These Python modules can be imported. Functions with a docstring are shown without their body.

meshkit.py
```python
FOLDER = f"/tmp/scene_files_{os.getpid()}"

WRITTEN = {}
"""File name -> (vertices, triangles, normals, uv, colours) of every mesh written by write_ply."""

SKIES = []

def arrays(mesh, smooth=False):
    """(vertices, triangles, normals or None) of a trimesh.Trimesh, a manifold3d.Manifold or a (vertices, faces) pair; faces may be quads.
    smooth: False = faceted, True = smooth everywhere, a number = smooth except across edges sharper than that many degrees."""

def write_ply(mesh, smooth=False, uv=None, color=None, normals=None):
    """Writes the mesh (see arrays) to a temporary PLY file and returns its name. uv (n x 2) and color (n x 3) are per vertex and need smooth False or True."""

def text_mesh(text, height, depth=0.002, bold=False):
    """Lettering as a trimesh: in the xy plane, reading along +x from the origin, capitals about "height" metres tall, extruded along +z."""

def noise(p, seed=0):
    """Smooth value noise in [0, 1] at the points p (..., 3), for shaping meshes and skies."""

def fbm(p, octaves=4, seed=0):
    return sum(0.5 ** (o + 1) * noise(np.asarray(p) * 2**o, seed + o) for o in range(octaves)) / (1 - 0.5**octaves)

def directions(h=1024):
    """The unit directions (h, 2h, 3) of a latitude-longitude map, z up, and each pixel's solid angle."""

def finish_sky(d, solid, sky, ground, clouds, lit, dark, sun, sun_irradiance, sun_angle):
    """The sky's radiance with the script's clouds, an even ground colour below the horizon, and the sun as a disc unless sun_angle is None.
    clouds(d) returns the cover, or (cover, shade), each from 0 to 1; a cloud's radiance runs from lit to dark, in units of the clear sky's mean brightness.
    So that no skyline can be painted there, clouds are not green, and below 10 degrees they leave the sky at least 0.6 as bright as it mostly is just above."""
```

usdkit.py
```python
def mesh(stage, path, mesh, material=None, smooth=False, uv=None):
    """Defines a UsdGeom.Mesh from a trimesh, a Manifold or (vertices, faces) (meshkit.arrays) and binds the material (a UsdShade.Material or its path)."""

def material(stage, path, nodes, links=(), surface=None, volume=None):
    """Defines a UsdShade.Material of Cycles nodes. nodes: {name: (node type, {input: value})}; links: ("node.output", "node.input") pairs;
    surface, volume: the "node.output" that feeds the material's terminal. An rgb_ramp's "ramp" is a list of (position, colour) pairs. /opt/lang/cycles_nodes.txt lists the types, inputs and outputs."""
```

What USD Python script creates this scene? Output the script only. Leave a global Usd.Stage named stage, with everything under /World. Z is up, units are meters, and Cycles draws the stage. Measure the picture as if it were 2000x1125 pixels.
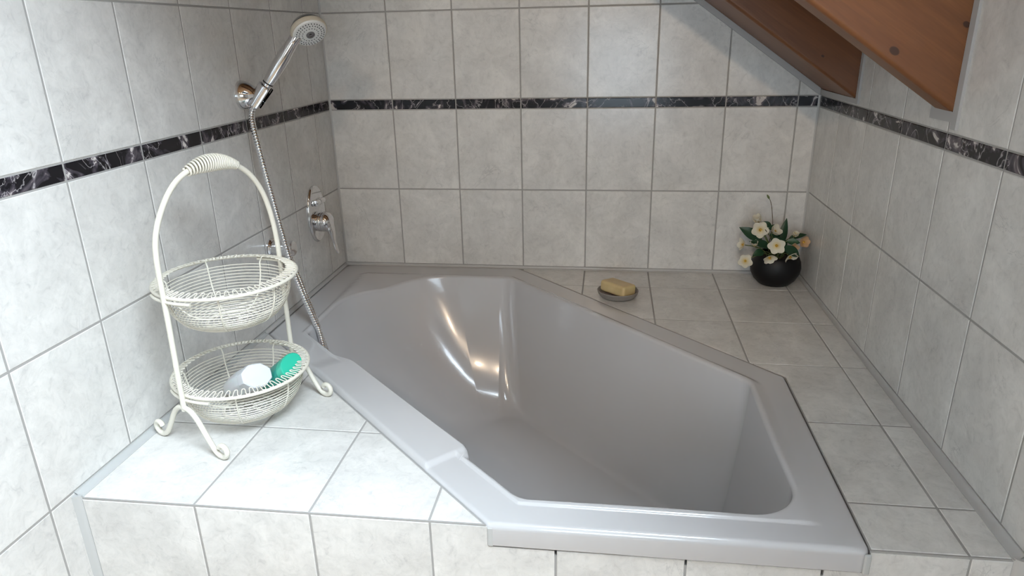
import math
import numpy as np
import trimesh
import shapely.geometry as sg
import usdkit
from pxr import Usd, UsdGeom, UsdLux, Gf, Sdf

stage = Usd.Stage.CreateInMemory()
UsdGeom.Xform.Define(stage, "/World")
rng = np.random.default_rng(7)

# ------------------------------------------------------------------ camera, light, exposure
CAM_POS = np.array([0.8721, -2.1417, 0.7219])
CAM_RIGHT = np.array([0.99070489, 0.13438484, -0.02108375])
CAM_UP = np.array([-0.02654613, 0.34301535, 0.93895462])
CAM_FWD = np.array([-0.13341332, 0.92966724, -0.34339438])
cam = UsdGeom.Camera.Define(stage, "/World/camera")
cam.CreateHorizontalApertureAttr(36.0)
cam.CreateFocalLengthAttr(36.0 * 1356.47 / 2000.0)
cam.CreateExposureAttr(-0.06)
cam.CreateClippingRangeAttr(Gf.Vec2f(0.02, 100.0))
m = np.eye(4)
m[0, :3], m[1, :3], m[2, :3], m[3, :3] = CAM_RIGHT, CAM_UP, -CAM_FWD, CAM_POS
UsdGeom.Xformable(cam).AddTransformOp().Set(Gf.Matrix4d(*m.ravel().tolist()))

# roof: slopes up from the right wall to the left wall
SLOPE = 0.705
XR = 1.4635
ROOF0 = 0.95


def roof_z(x):
    return ROOF0 + SLOPE * (XR - x)


WIN = (0.66, 1.28, -2.62, -1.48)      # unseen roof window, placed to light deck and left wall: x0, x1, y0, y1
SKY_COLOR = (0.77, 0.885, 1.0)
SKY_POWER = 38.5
REAR_WIN = (0.60, 1.30, 0.10, 0.90)      # unseen rear window, placed to light the front faces: x0, x1, z0, z1
REAR_POWER = 8.5
SPOT_POWER = 2.5
SPOTS = ((0.50, -2.95), (0.82, -2.95))
SPOT_AIM = np.array([0.80, 0.0, 0.28])
dome = UsdLux.DomeLight.Define(stage, "/World/sky")
dome.CreateIntensityAttr(1.0)
dome.CreateColorAttr(Gf.Vec3f(0.80, 0.90, 1.0))
wx, wy = (WIN[0] + WIN[1]) / 2, (WIN[2] + WIN[3]) / 2
win_n = np.array([-SLOPE, 0, -1.0]) / math.hypot(SLOPE, 1)      # into the room
win_u = np.array([1.0, 0, -SLOPE]) / math.hypot(SLOPE, 1)
lamp = UsdLux.RectLight.Define(stage, "/World/daylight")  # out of view above the roof window, lights the deck and left wall
lamp.CreateWidthAttr((WIN[1] - WIN[0]) * math.hypot(SLOPE, 1) + 0.1)
lamp.CreateHeightAttr(WIN[3] - WIN[2] + 0.1)
lamp.CreateIntensityAttr(SKY_POWER)
lamp.CreateColorAttr(Gf.Vec3f(*SKY_COLOR))
lm = np.eye(4)
lp = np.array([wx, wy, roof_z(wx)]) - win_n * 0.16
lm[0, :3], lm[2, :3] = win_u, -win_n
lm[1, :3] = np.cross(lm[2, :3], lm[0, :3])
lm[3, :3] = lp
UsdGeom.Xformable(lamp).AddTransformOp().Set(Gf.Matrix4d(*lm.ravel().tolist()))
Y_REAR = -3.3
lamp2 = UsdLux.RectLight.Define(stage, "/World/daylight_rear")  # out of view behind the viewer, lights the upright front tiles
lamp2.CreateWidthAttr(REAR_WIN[1] - REAR_WIN[0] + 0.1)
lamp2.CreateHeightAttr(REAR_WIN[3] - REAR_WIN[2] + 0.1)
lamp2.CreateIntensityAttr(REAR_POWER)
lamp2.CreateColorAttr(Gf.Vec3f(0.70, 0.85, 1.0))
lm = np.eye(4)
lm[0, :3], lm[1, :3], lm[2, :3] = (-1, 0, 0), (0, 0, 1), (0, -1, 0)          # shines along +y
lm[1, :3] = np.cross(lm[2, :3], lm[0, :3])
lm[3, :3] = ((REAR_WIN[0] + REAR_WIN[1]) / 2, Y_REAR - 0.16, (REAR_WIN[2] + REAR_WIN[3]) / 2)
UsdGeom.Xformable(lamp2).AddTransformOp().Set(Gf.Matrix4d(*lm.ravel().tolist()))

# ------------------------------------------------------------------ helpers
used = {}


def numbered(parent, name):
    k = used.get((parent, name), 0)
    used[(parent, name)] = k + 1
    return f"{parent}/{name}" + (f"_{k:03d}" if k else "")


def tag(prim, label=None, cat=None, group=None, kind=None):
    p = prim.GetPrim() if hasattr(prim, "GetPrim") else prim
    for k, v in (("label", label), ("category", cat), ("group", group), ("kind", kind)):
        if v:
            p.SetCustomDataByKey(k, v)
    return prim


def thing(name, label, cat, loc=(0, 0, 0), group=None, kind=None):
    x = UsdGeom.Xform.Define(stage, numbered("/World", name))
    x.AddTranslateOp().Set(Gf.Vec3d(*map(float, loc)))
    tag(x, label, cat, group, kind)
    return x


def obj(name, mesh, material, parent=None, loc=(0, 0, 0), smooth=30, label=None, kind=None, cat=None):
    """One Mesh prim. Vertices are given in world space; loc is the parent's place."""
    pp = str(parent.GetPath()) if parent is not None else "/World"
    v, f = (mesh.vertices, mesh.faces) if hasattr(mesh, "vertices") else mesh
    v = np.asarray(v, float) - np.asarray(loc, float)
    me = usdkit.mesh(stage, numbered(pp, name), trimesh.Trimesh(v, f, process=False), M[material], smooth=smooth)
    tag(me, label, cat, None, kind)
    return me


def cat_(parts):
    vs, fs, n = [], [], 0
    for p in parts:
        v, f = (p.vertices, p.faces) if hasattr(p, "vertices") else p
        vs.append(np.asarray(v, float)); fs.append(np.asarray(f, int) + n); n += len(v)
    return np.vstack(vs), np.vstack(fs)


def rings(rs, closed=True, cap0=False, cap1=False):
    """Stack of rings (k, n, 3) -> triangles; closed around."""
    rs = np.asarray(rs, float)
    k, n = rs.shape[:2]
    i, j = np.meshgrid(np.arange(k - 1), np.arange(n if closed else n - 1), indexing="ij")
    a, b = i * n + j, i * n + (j + 1) % n
    c, d = (i + 1) * n + (j + 1) % n, (i + 1) * n + j
    f = np.vstack([np.stack([a, b, c], -1).reshape(-1, 3), np.stack([a, c, d], -1).reshape(-1, 3)])
    v = rs.reshape(-1, 3)
    if cap0:
        v = np.vstack([v, rs[0].mean(0)]); q = len(v) - 1
        f = np.vstack([f, [[q, (t + 1) % n, t] for t in range(n)]])
    if cap1:
        v = np.vstack([v, rs[-1].mean(0)]); q = len(v) - 1; o = (k - 1) * n
        f = np.vstack([f, [[q, o + t, o + (t + 1) % n] for t in range(n)]])
    return v, f


def tube(pts, r, sides=10, closed=False):
    p = np.asarray(pts, float)
    n = len(p)
    rad = np.broadcast_to(np.asarray(r, float), (n,))
    t = (np.roll(p, -1, 0) - np.roll(p, 1, 0)) if closed else np.gradient(p, axis=0)
    t /= np.linalg.norm(t, axis=1, keepdims=True) + 1e-12
    a = np.cross(t[0], [0, 0, 1.0] if abs(t[0, 2]) < 0.9 else [1.0, 0, 0])
    a /= np.linalg.norm(a)
    A = []
    for k in range(n):
        a = a - t[k] * (a @ t[k])
        a /= np.linalg.norm(a) + 1e-12
        A.append(a)
    A = np.array(A)
    B = np.cross(t, A)
    ang = np.arange(sides) * 2 * np.pi / sides
    R = p[:, None] + rad[:, None, None] * (np.cos(ang)[None, :, None] * A[:, None] + np.sin(ang)[None, :, None] * B[:, None])
    if closed:
        R = np.concatenate([R, R[:1]], 0)
        return rings(R)
    return rings(R, cap0=True, cap1=True)


def spline(pts, n=60):
    from scipy.interpolate import CubicSpline
    p = np.asarray(pts, float)
    s = np.r_[0, np.cumsum(np.linalg.norm(np.diff(p, axis=0), axis=1))]
    return CubicSpline(s, p)(np.linspace(0, s[-1], n))


def frame_for(d):
    d = np.asarray(d, float) / np.linalg.norm(d)
    a = np.cross(d, [0, 0, 1.0] if abs(d[2]) < 0.95 else [1.0, 0, 0])
    a /= np.linalg.norm(a)
    return a, np.cross(d, a), d


def lathe(profile, origin=(0, 0, 0), axis=(0, 0, 1), n=40, sx=1.0, sy=1.0, basis=None):
    """profile: (radius, height) pairs; turned about axis through origin."""
    a, b, d = basis if basis is not None else ((np.array([1.0, 0, 0]), np.array([0, 1.0, 0]), np.array([0, 0, 1.0])) if tuple(axis) == (0, 0, 1) else frame_for(axis))
    th = np.arange(n) * 2 * np.pi / n
    o = np.asarray(origin, float)
    R = [o + max(r, 1e-5) * (sx * np.cos(th)[:, None] * a + sy * np.sin(th)[:, None] * b) + h * d for r, h in profile]
    return rings(R, cap0=True, cap1=True)


def rbox(size, centre, r=0.004, rot=None, seg=3):
    """Rounded box: subdivided cube pushed to a rounded-box surface."""
    hx = np.asarray(size, float) / 2
    r = min(r, hx.min() * 0.98)
    g = [np.unique(np.r_[-h, -h + r * (1 - np.cos(np.linspace(0, np.pi / 2, seg + 1))), h - r * (1 - np.cos(np.linspace(0, np.pi / 2, seg + 1))), h]) for h in hx]
    vs, fs, n = [], [], 0
    for ax in range(3):
        u, w = [k for k in range(3) if k != ax]
        for s in (-1, 1):
            U, Wg = np.meshgrid(g[u], g[w], indexing="ij")
            P = np.zeros(U.shape + (3,))
            P[..., u], P[..., w], P[..., ax] = U, Wg, s * hx[ax]
            k1, k2 = U.shape
            i, j = np.meshgrid(np.arange(k1 - 1), np.arange(k2 - 1), indexing="ij")
            a = i * k2 + j
            q = np.stack([a, a + k2, a + k2 + 1, a + 1], -1).reshape(-1, 4)
            if (s > 0) == (ax == 1):
                q = q[:, ::-1]
            vs.append(P.reshape(-1, 3)); fs.append(np.vstack([q[:, [0, 1, 2]], q[:, [0, 2, 3]]]) + n); n += k1 * k2
    v, f = np.vstack(vs), np.vstack(fs)
    core = np.clip(v, -(hx - r), hx - r)
    d = v - core
    L = np.linalg.norm(d, axis=1, keepdims=True)
    v = np.where(L > 1e-9, core + d / np.maximum(L, 1e-9) * r, v)
    m_ = trimesh.Trimesh(v, f, process=True)
    m_.merge_vertices(digits_vertex=6)
    v = m_.vertices
    if rot is not None:
        v = v @ np.asarray(rot).T
    return v + np.asarray(centre, float), m_.faces


def rotm(axis, deg):
    return trimesh.transformations.rotation_matrix(math.radians(deg), axis)[:3, :3]


def box(lo, hi):
    b = trimesh.creation.box(extents=np.subtract(hi, lo))
    b.apply_translation(np.add(lo, hi) / 2)
    return b


def prism(poly2, o, u, w, n, h0, h1):
    """Polygon (shapely or points) in the plane (o, u, w), extruded from n*h0 to n*h1."""
    poly = poly2 if hasattr(poly2, "exterior") else sg.Polygon(poly2)
    e = trimesh.creation.extrude_polygon(poly, h1 - h0, engine="earcut")
    v = e.vertices
    P = np.asarray(o) + v[:, :1] * np.asarray(u) + v[:, 1:2] * np.asarray(w) + (v[:, 2:] + h0) * np.asarray(n)
    f = e.faces if np.dot(np.cross(u, w), n) > 0 else e.faces[:, ::-1]
    return P, f


def tile(poly, o, u, w, n, thick=0.008, ch=0.0012):
    """One tile: chamfered front, from a 2D outline in the plane (o, u, w); n points out of the wall."""
    poly = sg.polygon.orient(poly)
    pts = np.array(poly.exterior.coords)[:-1]
    inner = poly.buffer(-ch, join_style=2)
    ok = inner.geom_type == "Polygon" and len(inner.exterior.coords) - 1 == len(pts)
    lift = rng.uniform(-0.0002, 0.0002)
    if not ok:
        return prism(poly, o, u, w, n, -thick, lift)
    ip = np.array(sg.polygon.orient(inner).exterior.coords)[:-1]
    k = int(np.argmin(np.linalg.norm(ip - pts[0], axis=1)))
    ip = np.roll(ip, -k, 0)
    if np.linalg.norm(ip - pts, axis=1).max() > 8 * ch:
        return prism(poly, o, u, w, n, -thick, lift)
    up = np.dot(np.cross(u, w), n) > 0
    R = []
    for q, h in ((pts, -thick), (pts, lift - ch * 0.7), (ip, lift)):
        R.append(np.asarray(o) + q[:, :1] * np.asarray(u) + q[:, 1:] * np.asarray(w) + h * np.asarray(n))
    v, f = rings(R)
    m_ = len(pts)
    tri = np.array([[2 * m_, 2 * m_ + t, 2 * m_ + t + 1] for t in range(1, m_ - 1)])
    if not inner.equals(inner.convex_hull) and inner.convex_hull.area - inner.area > 1e-9:
        return prism(poly, o, u, w, n, -thick, lift)
    f = np.vstack([f, tri])
    return v, f if up else f[:, ::-1]


# ------------------------------------------------------------------ materials
M = {}


def mat(name, nodes, links=(), surface="p.BSDF"):
    M[name] = usdkit.material(stage, f"/World/Looks/{name}", nodes, links, surface=surface)


def plain(name, col, rough=0.5, **kw):
    mat(name, {"p": ("principled_bsdf", {"base_color": col, "roughness": rough, **kw})})


def marble_tile(name, a, b, vein, rough):
    """Pale glazed tile with soft grey clouding, fine cracks; every tile starts elsewhere in the pattern."""
    mat(name, {
        "g": ("geometry", {}), "oi": ("object_info", {}),
        "cx": ("combine_xyz", {}), "r1": ("math", {"math_type": "multiply", "value2": 37.0}), "r2": ("math", {"math_type": "multiply", "value2": 91.0}),
        "mix": ("mix", {"mix_type": "add", "fac": 1.0}),
        "n1": ("noise_texture", {"scale": 9.0, "detail": 8.0, "roughness": 0.68, "distortion": 0.5}),
        "n2": ("noise_texture", {"scale": 45.0, "detail": 5.0, "roughness": 0.7, "distortion": 1.2}),
        "c1": ("rgb_ramp", {"ramp": [(0.30, b), (0.50, tuple((x + y) / 2 for x, y in zip(a, b))), (0.66, a)]}),
        "c2": ("rgb_ramp", {"ramp": [(0.28, (0.80, 0.80, 0.81)), (0.40, (0.93, 0.93, 0.93)), (0.56, (1, 1, 1))]}),
        "n3": ("noise_texture", {"scale": 4.0, "detail": 6.0, "roughness": 0.62, "distortion": 1.6}),
        "v1": ("math", {"math_type": "subtract", "value2": 0.5}), "v2": ("math", {"math_type": "absolute"}),
        "v3": ("map_range", {"from_min": 0.0, "from_max": 0.007, "to_min": 1.0, "to_max": 0.0, "clamp": True}),
        "n4": ("noise_texture", {"scale": 7.0, "detail": 2.0}),
        "v4": ("map_range", {"from_min": 0.5, "from_max": 0.66, "to_min": 0.0, "to_max": 0.5, "clamp": True}),
        "v5": ("math", {"math_type": "multiply"}),
        "mul": ("mix", {"mix_type": "multiply", "fac": 1.0}), "vm": ("mix", {"mix_type": "mix", "color2": vein}),
        "p": ("principled_bsdf", {"roughness": rough, "specular_ior_level": 0.5}),
        "b": ("bump", {"strength": 0.04, "distance": 0.002}),
    }, [("oi.random", "r1.value1"), ("oi.random", "r2.value1"), ("r1.value", "cx.x"), ("r2.value", "cx.y"), ("r1.value", "cx.z"),
        ("g.position", "mix.color1"), ("cx.vector", "mix.color2"),
        *[("mix.color", f"{k}.vector") for k in ("n1", "n2", "n3", "n4")],
        ("n1.fac", "c1.fac"), ("n2.fac", "c2.fac"), ("c1.color", "mul.color1"), ("c2.color", "mul.color2"),
        ("n3.fac", "v1.value1"), ("v1.value", "v2.value1"), ("v2.value", "v3.value"), ("n4.fac", "v4.value"), ("v3.result", "v5.value1"), ("v4.result", "v5.value2"),
        ("mul.color", "vm.color1"), ("v5.value", "vm.fac"), ("vm.color", "p.base_color"), ("n2.fac", "b.height"), ("b.normal", "p.normal")])


marble_tile("tile_glaze", (0.735, 0.71, 0.67), (0.575, 0.555, 0.525), (0.40, 0.39, 0.38), 0.22)
# black marble border tile with white and violet veins
mat("border_marble", {
    "g": ("geometry", {}), "oi": ("object_info", {}),
    "cx": ("combine_xyz", {}), "r1": ("math", {"math_type": "multiply", "value2": 53.0}), "r2": ("math", {"math_type": "multiply", "value2": 17.0}),
    "mix": ("mix", {"mix_type": "add", "fac": 1.0}),
    "n1": ("noise_texture", {"scale": 8.0, "detail": 4.0, "roughness": 0.55, "distortion": 2.0}),
    "v1": ("math", {"math_type": "subtract", "value2": 0.5}), "v2": ("math", {"math_type": "absolute"}),
    "c1": ("rgb_ramp", {"ramp": [(0.0, (0.40, 0.37, 0.36)), (0.006, (0.10, 0.09, 0.095)), (0.02, (0.010, 0.009, 0.011)), (1.0, (0.004, 0.004, 0.005))]}),
    "n2": ("noise_texture", {"scale": 15.0, "detail": 4.0, "roughness": 0.55, "distortion": 1.6}),
    "c2": ("rgb_ramp", {"ramp": [(0.0, (0, 0, 0)), (0.49, (0, 0, 0)), (0.57, (0.045, 0.038, 0.046)), (0.615, (0.11, 0.090, 0.095)), (0.635, (0.48, 0.44, 0.41)), (1.0, (0.62, 0.58, 0.55))]}),
    "ad": ("mix", {"mix_type": "add", "fac": 1.0}),
    "p": ("principled_bsdf", {"roughness": 0.18, "specular_ior_level": 0.25}),
}, [("oi.random", "r1.value1"), ("oi.random", "r2.value1"), ("r1.value", "cx.x"), ("r2.value", "cx.y"), ("r1.value", "cx.z"),
    ("g.position", "mix.color1"), ("cx.vector", "mix.color2"), ("mix.color", "n1.vector"), ("mix.color", "n2.vector"),
    ("n1.fac", "v1.value1"), ("v1.value", "v2.value1"), ("v2.value", "c1.fac"), ("n2.fac", "c2.fac"),
    ("c1.color", "ad.color1"), ("c2.color", "ad.color2"), ("ad.color", "p.base_color")])
plain("grout", (0.34, 0.325, 0.305), 0.9)
plain("silicone", (0.46, 0.445, 0.425), 0.35)
plain("silicone_clear", (0.47, 0.47, 0.455), 0.3)
plain("caulk", (0.42, 0.41, 0.40), 0.6)
mat("acrylic", {"p": ("principled_bsdf", {"base_color": (0.515, 0.502, 0.498), "roughness": 0.16, "coat_weight": 0.4, "coat_roughness": 0.05})})
plain("chrome", (0.80, 0.80, 0.81), 0.06, metallic=1.0)
plain("dark_chrome", (0.30, 0.30, 0.31), 0.12, metallic=1.0)  # on the spray head dome this darker tone stands in for a reflection
plain("cream_paint", (0.70, 0.66, 0.565), 0.38)
plain("rubber_black", (0.012, 0.012, 0.012), 0.6)
plain("shower_beige", (0.50, 0.45, 0.36), 0.35)
plain("shower_face", (0.62, 0.62, 0.60), 0.4)
plain("nozzle_grey", (0.10, 0.105, 0.11), 0.5)
plain("white_plastic", (0.66, 0.67, 0.70), 0.3)
plain("frosted_plastic", (0.64, 0.65, 0.67), 0.35, subsurface_weight=0.2, subsurface_scale=0.01)
plain("green_plastic", (0.03, 0.45, 0.30), 0.3)
plain("teal_plastic", (0.025, 0.30, 0.235), 0.28)
plain("pot_black", (0.006, 0.006, 0.007), 0.45, specular_ior_level=0.25)
plain("soil", (0.02, 0.016, 0.012), 0.95)
plain("stem_green", (0.12, 0.16, 0.05), 0.6)
plain("stem_brown", (0.10, 0.07, 0.035), 0.6)
plain("stamen", (0.62, 0.38, 0.05), 0.6)
plain("dish_grey", (0.25, 0.23, 0.21), 0.45)
plain("floor_terracotta", (0.50, 0.34, 0.21), 0.5)  # unseen floor; warm tone chosen for its bounce onto the back wall
plain("plaster", (0.70, 0.64, 0.56), 0.9)
plain("window_white", (0.75, 0.74, 0.72), 0.4)
mat("soap", {"g": ("geometry", {}), "n": ("noise_texture", {"scale": 30.0, "detail": 3.0}), "c": ("rgb_ramp", {"ramp": [(0.3, (0.55, 0.41, 0.20)), (0.7, (0.61, 0.47, 0.25))]}),
    "p": ("principled_bsdf", {"roughness": 0.45, "subsurface_weight": 0.15, "subsurface_scale": 0.01})}, [("g.position", "n.vector"), ("n.fac", "c.fac"), ("c.color", "p.base_color")])
mat("leaf", {"oi": ("object_info", {}), "c": ("rgb_ramp", {"ramp": [(0.0, (0.012, 0.05, 0.022)), (1.0, (0.03, 0.095, 0.04))]}), "p": ("principled_bsdf", {"roughness": 0.4}),
             "t": ("translucent_bsdf", {"color": (0.03, 0.10, 0.02)}) , "mx": ("mix_closure", {"fac": 0.12})},
    [("oi.random", "c.fac"), ("c.color", "p.base_color"), ("p.BSDF", "mx.closure1"), ("t.BSDF", "mx.closure2")], surface="mx.closure")
for nm, col, mid in (("petal_white", (0.78, 0.74, 0.62), (0.70, 0.52, 0.14)), ("petal_peach", (0.62, 0.42, 0.25), (0.60, 0.33, 0.10))):
    mat(nm, {"tc": ("texture_coordinate", {}), "gr": ("gradient_texture", {"gradient_type": "spherical"}), "mp": ("mapping", {"scale": (45, 45, 45)}),
             "c": ("rgb_ramp", {"ramp": [(0.0, col), (0.35, col), (0.95, mid)]}), "p": ("principled_bsdf", {"roughness": 0.6}),
             "t": ("translucent_bsdf", {"color": col}), "mx": ("mix_closure", {"fac": 0.25})},
        [("tc.object", "mp.vector"), ("mp.vector", "gr.vector"), ("gr.fac", "c.fac"), ("c.color", "p.base_color"), ("p.BSDF", "mx.closure1"), ("t.BSDF", "mx.closure2")], surface="mx.closure")


def wood(name, a, b, knots=()):
    """Planed pine, grain along the object's own x axis, a few knots at given places of the object."""
    nodes = {"tc": ("texture_coordinate", {}), "mp": ("mapping", {"scale": (1.2, 16.0, 16.0)}),
             "n": ("noise_texture", {"scale": 2.2, "detail": 5.0, "roughness": 0.6, "distortion": 0.9}),
             "n2": ("noise_texture", {"scale": 14.0, "detail": 3.0, "roughness": 0.6}),
             "c": ("rgb_ramp", {"ramp": [(0.28, b), (0.45, tuple((x + y) / 2 for x, y in zip(a, b))), (0.6, a)]}),
             "c2": ("rgb_ramp", {"ramp": [(0.3, (0.86, 0.84, 0.82)), (0.65, (1, 1, 1))]}),
             "mul": ("mix", {"mix_type": "multiply", "fac": 1.0}), "p": ("principled_bsdf", {"roughness": 0.42})}
    links = [("tc.object", "mp.vector"), ("mp.vector", "n.vector"), ("mp.vector", "n2.vector"), ("n.fac", "c.fac"), ("n2.fac", "c2.fac"), ("c.color", "mul.color1"), ("c2.color", "mul.color2")]
    last = "mul.color"
    for i, (x, y, z, r) in enumerate(knots):
        s = (1 / (1.5 * r), 1 / (3 * r), 1 / r)
        nodes[f"km{i}"] = ("mapping", {"scale": s, "location": (-x * s[0], -y * s[1], -z * s[2])})
        nodes[f"kg{i}"] = ("gradient_texture", {"gradient_type": "spherical"})
        nodes[f"kr{i}"] = ("map_range", {"from_min": 0.0, "from_max": 0.22, "to_min": 0.0, "to_max": 0.92, "clamp": True})
        nodes[f"kx{i}"] = ("mix", {"mix_type": "mix", "color2": (0.040, 0.013, 0.004)})
        links += [("tc.object", f"km{i}.vector"), (f"km{i}.vector", f"kg{i}.vector"), (f"kg{i}.fac", f"kr{i}.value"), (f"kr{i}.result", f"kx{i}.fac"), (last, f"kx{i}.color1")]
        last = f"kx{i}.color"
    links.append((last, "p.base_color"))
    mat(name, nodes, links)


PINE_A, PINE_B = (0.19, 0.068, 0.020), (0.145, 0.049, 0.014)
wood("pine_ceiling", (0.66, 0.40, 0.20), (0.58, 0.33, 0.15))  # ceiling is out of view; tone raised to give warmer indirect light
mat("pane", {"f": ("fresnel", {"IOR": 1.45}), "t": ("transparent_bsdf", {"color": (0.97, 0.98, 0.98)}), "g": ("glossy_bsdf", {"color": (1, 1, 1), "roughness": 0.02}), "mx": ("mix_closure", {})},
    [("f.fac", "mx.fac"), ("t.BSDF", "mx.closure1"), ("g.BSDF", "mx.closure2")], surface="mx.closure")

# ------------------------------------------------------------------ the room shell
W, J = 0.2, 0.0038
LA, RA = 0.0088, -0.009                     # the side walls are a little out of square
FLOOR = -0.55
ROWS = [(-0.502, -0.247), (-0.247, 0.0085), (0.0085, 0.2607), (0.2607, 0.5098), None, (0.5393, 0.792), (0.792, 1.043), (1.043, 1.294)]
BORDER = (0.5098, 0.5393)


def wall_frame(y0, x0, slope, right):
    d = np.array([slope, 1.0, 0.0]); d /= np.linalg.norm(d)
    n = np.array([-d[1], d[0], 0]) if right else np.array([d[1], -d[0], 0])
    return d, n


def tiled_wall(name, label, o, u, n, cols, side, clip, skip=None):
    """A structure Xform with a grout bed and one Mesh per tile. cols: joints along u."""
    x = thing(name, label, "wall", kind="structure")
    w = np.array([0, 0, 1.0])
    for zr in ROWS:
        lo, hi = zr or BORDER
        for a, b in zip(cols[:-1], cols[1:]):
            if skip and skip(a, b, lo, hi):
                continue
            g = J if zr else 0.0022
            cell = sg.box(a + J / 2, lo + g / 2, b - J / 2, hi - g / 2).intersection(clip)
            if cell.is_empty or cell.area < 1e-4 or cell.geom_type != "Polygon":
                continue
            obj("tile" if zr else "border_tile", tile(cell, o, u, w, n), "tile_glaze" if zr else "border_marble", x, smooth=False)
    return x


UP = np.array([0, 0, 1.0])
ZT = 1.294
# back wall
wb = tiled_wall("wall_back", "pale marbled tile wall behind the bathtub with a black border strip", np.zeros(3), np.array([1.0, 0, 0]), np.array([0, -1.0, 0]),
                [0.0] + [0.0041 + W * i for i in range(1, 8)] + [XR], "back", sg.Polygon([(0.004, 0.0085), (XR - 0.003, 0.0085), (XR - 0.003, ZT), (0.004, ZT)]),
                skip=lambda a, b, lo, hi: hi < 0.02)
obj("grout_bed", box((-0.02, 0.0010, FLOOR), (XR + 0.02, 0.10, 2.05)), "grout", wb)
# left wall (u runs towards the camera)
ul, nl = wall_frame(0, 0, LA, False)
ul = -ul
wl = tiled_wall("wall_left", "pale marbled tile wall left of the tub where the shower fittings hang", np.zeros(3), ul, nl,
                [0.0] + [0.1176 + W * i for i in range(0, 12)], "left", sg.box(0.004, -0.502, 3.0, ZT), skip=lambda a, b, lo, hi: hi < 0.02 and b < 1.30)
obj("grout_bed", prism([(-0.02, FLOOR), (3.4, FLOOR), (3.4, 2.05), (-0.02, 2.05)], np.zeros(3), ul, UP, nl, -0.10, -0.0010), "grout", wl)
# right wall
ur, nr = wall_frame(0, 0, RA, True)
ur = -ur
OR = np.array([XR, 0, 0])
wr = tiled_wall("wall_right", "pale marbled tile wall on the right below the sloping wooden beams", OR, ur, nr,
                [0.0] + [0.1861 + W * i for i in range(0, 11)], "right", sg.box(0.004, -0.502, 3.0, 0.93), skip=lambda a, b, lo, hi: hi < 0.02 and b < 1.27)
obj("grout_bed", prism([(-0.02, FLOOR), (3.4, FLOOR), (3.4, 0.97), (-0.02, 0.97)], OR, ur, UP, nr, -0.10, -0.0010), "grout", wr)
# rear wall, floor, ceiling and roof window: outside the picture, they carry the light round the room
o_ = obj("wall_rear", prism(sg.Polygon([(-0.1, FLOOR), (1.6, FLOOR), (1.6, 0.9), (-0.1, 2.0)]).difference(sg.box(REAR_WIN[0], REAR_WIN[2], REAR_WIN[1], REAR_WIN[3])), (0, Y_REAR, 0), (1.0, 0, 0), UP, (0, 1.0, 0), -0.1, 0.0), "plaster")
tag(o_, "white plastered wall behind the viewer", "wall", kind="structure")
o_ = obj("floor", box((-0.12, Y_REAR - 0.1, FLOOR - 0.1), (1.62, 0.1, FLOOR)), "floor_terracotta")
tag(o_, "unseen bathroom floor below the tub surround, toned to bounce warm light", "floor", kind="structure")
plan = sg.Polygon([(-0.15, Y_REAR - 0.1), (1.62, Y_REAR - 0.1), (1.62, 0.1), (-0.15, 0.1)]).difference(sg.box(WIN[0], WIN[2], WIN[1], WIN[3]))
cv, cf = prism(plan, np.zeros(3), (1.0, 0, 0), (0, 1.0, 0), UP, 0, 0.12)
cv[:, 2] += np.array([roof_z(x) for x in cv[:, 0]])
o_ = obj("ceiling", (cv, cf), "pine_ceiling", smooth=False)
tag(o_, "unseen sloping pine boarded ceiling above the bath, tone raised for warm bounce light", "ceiling", kind="structure")
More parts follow.
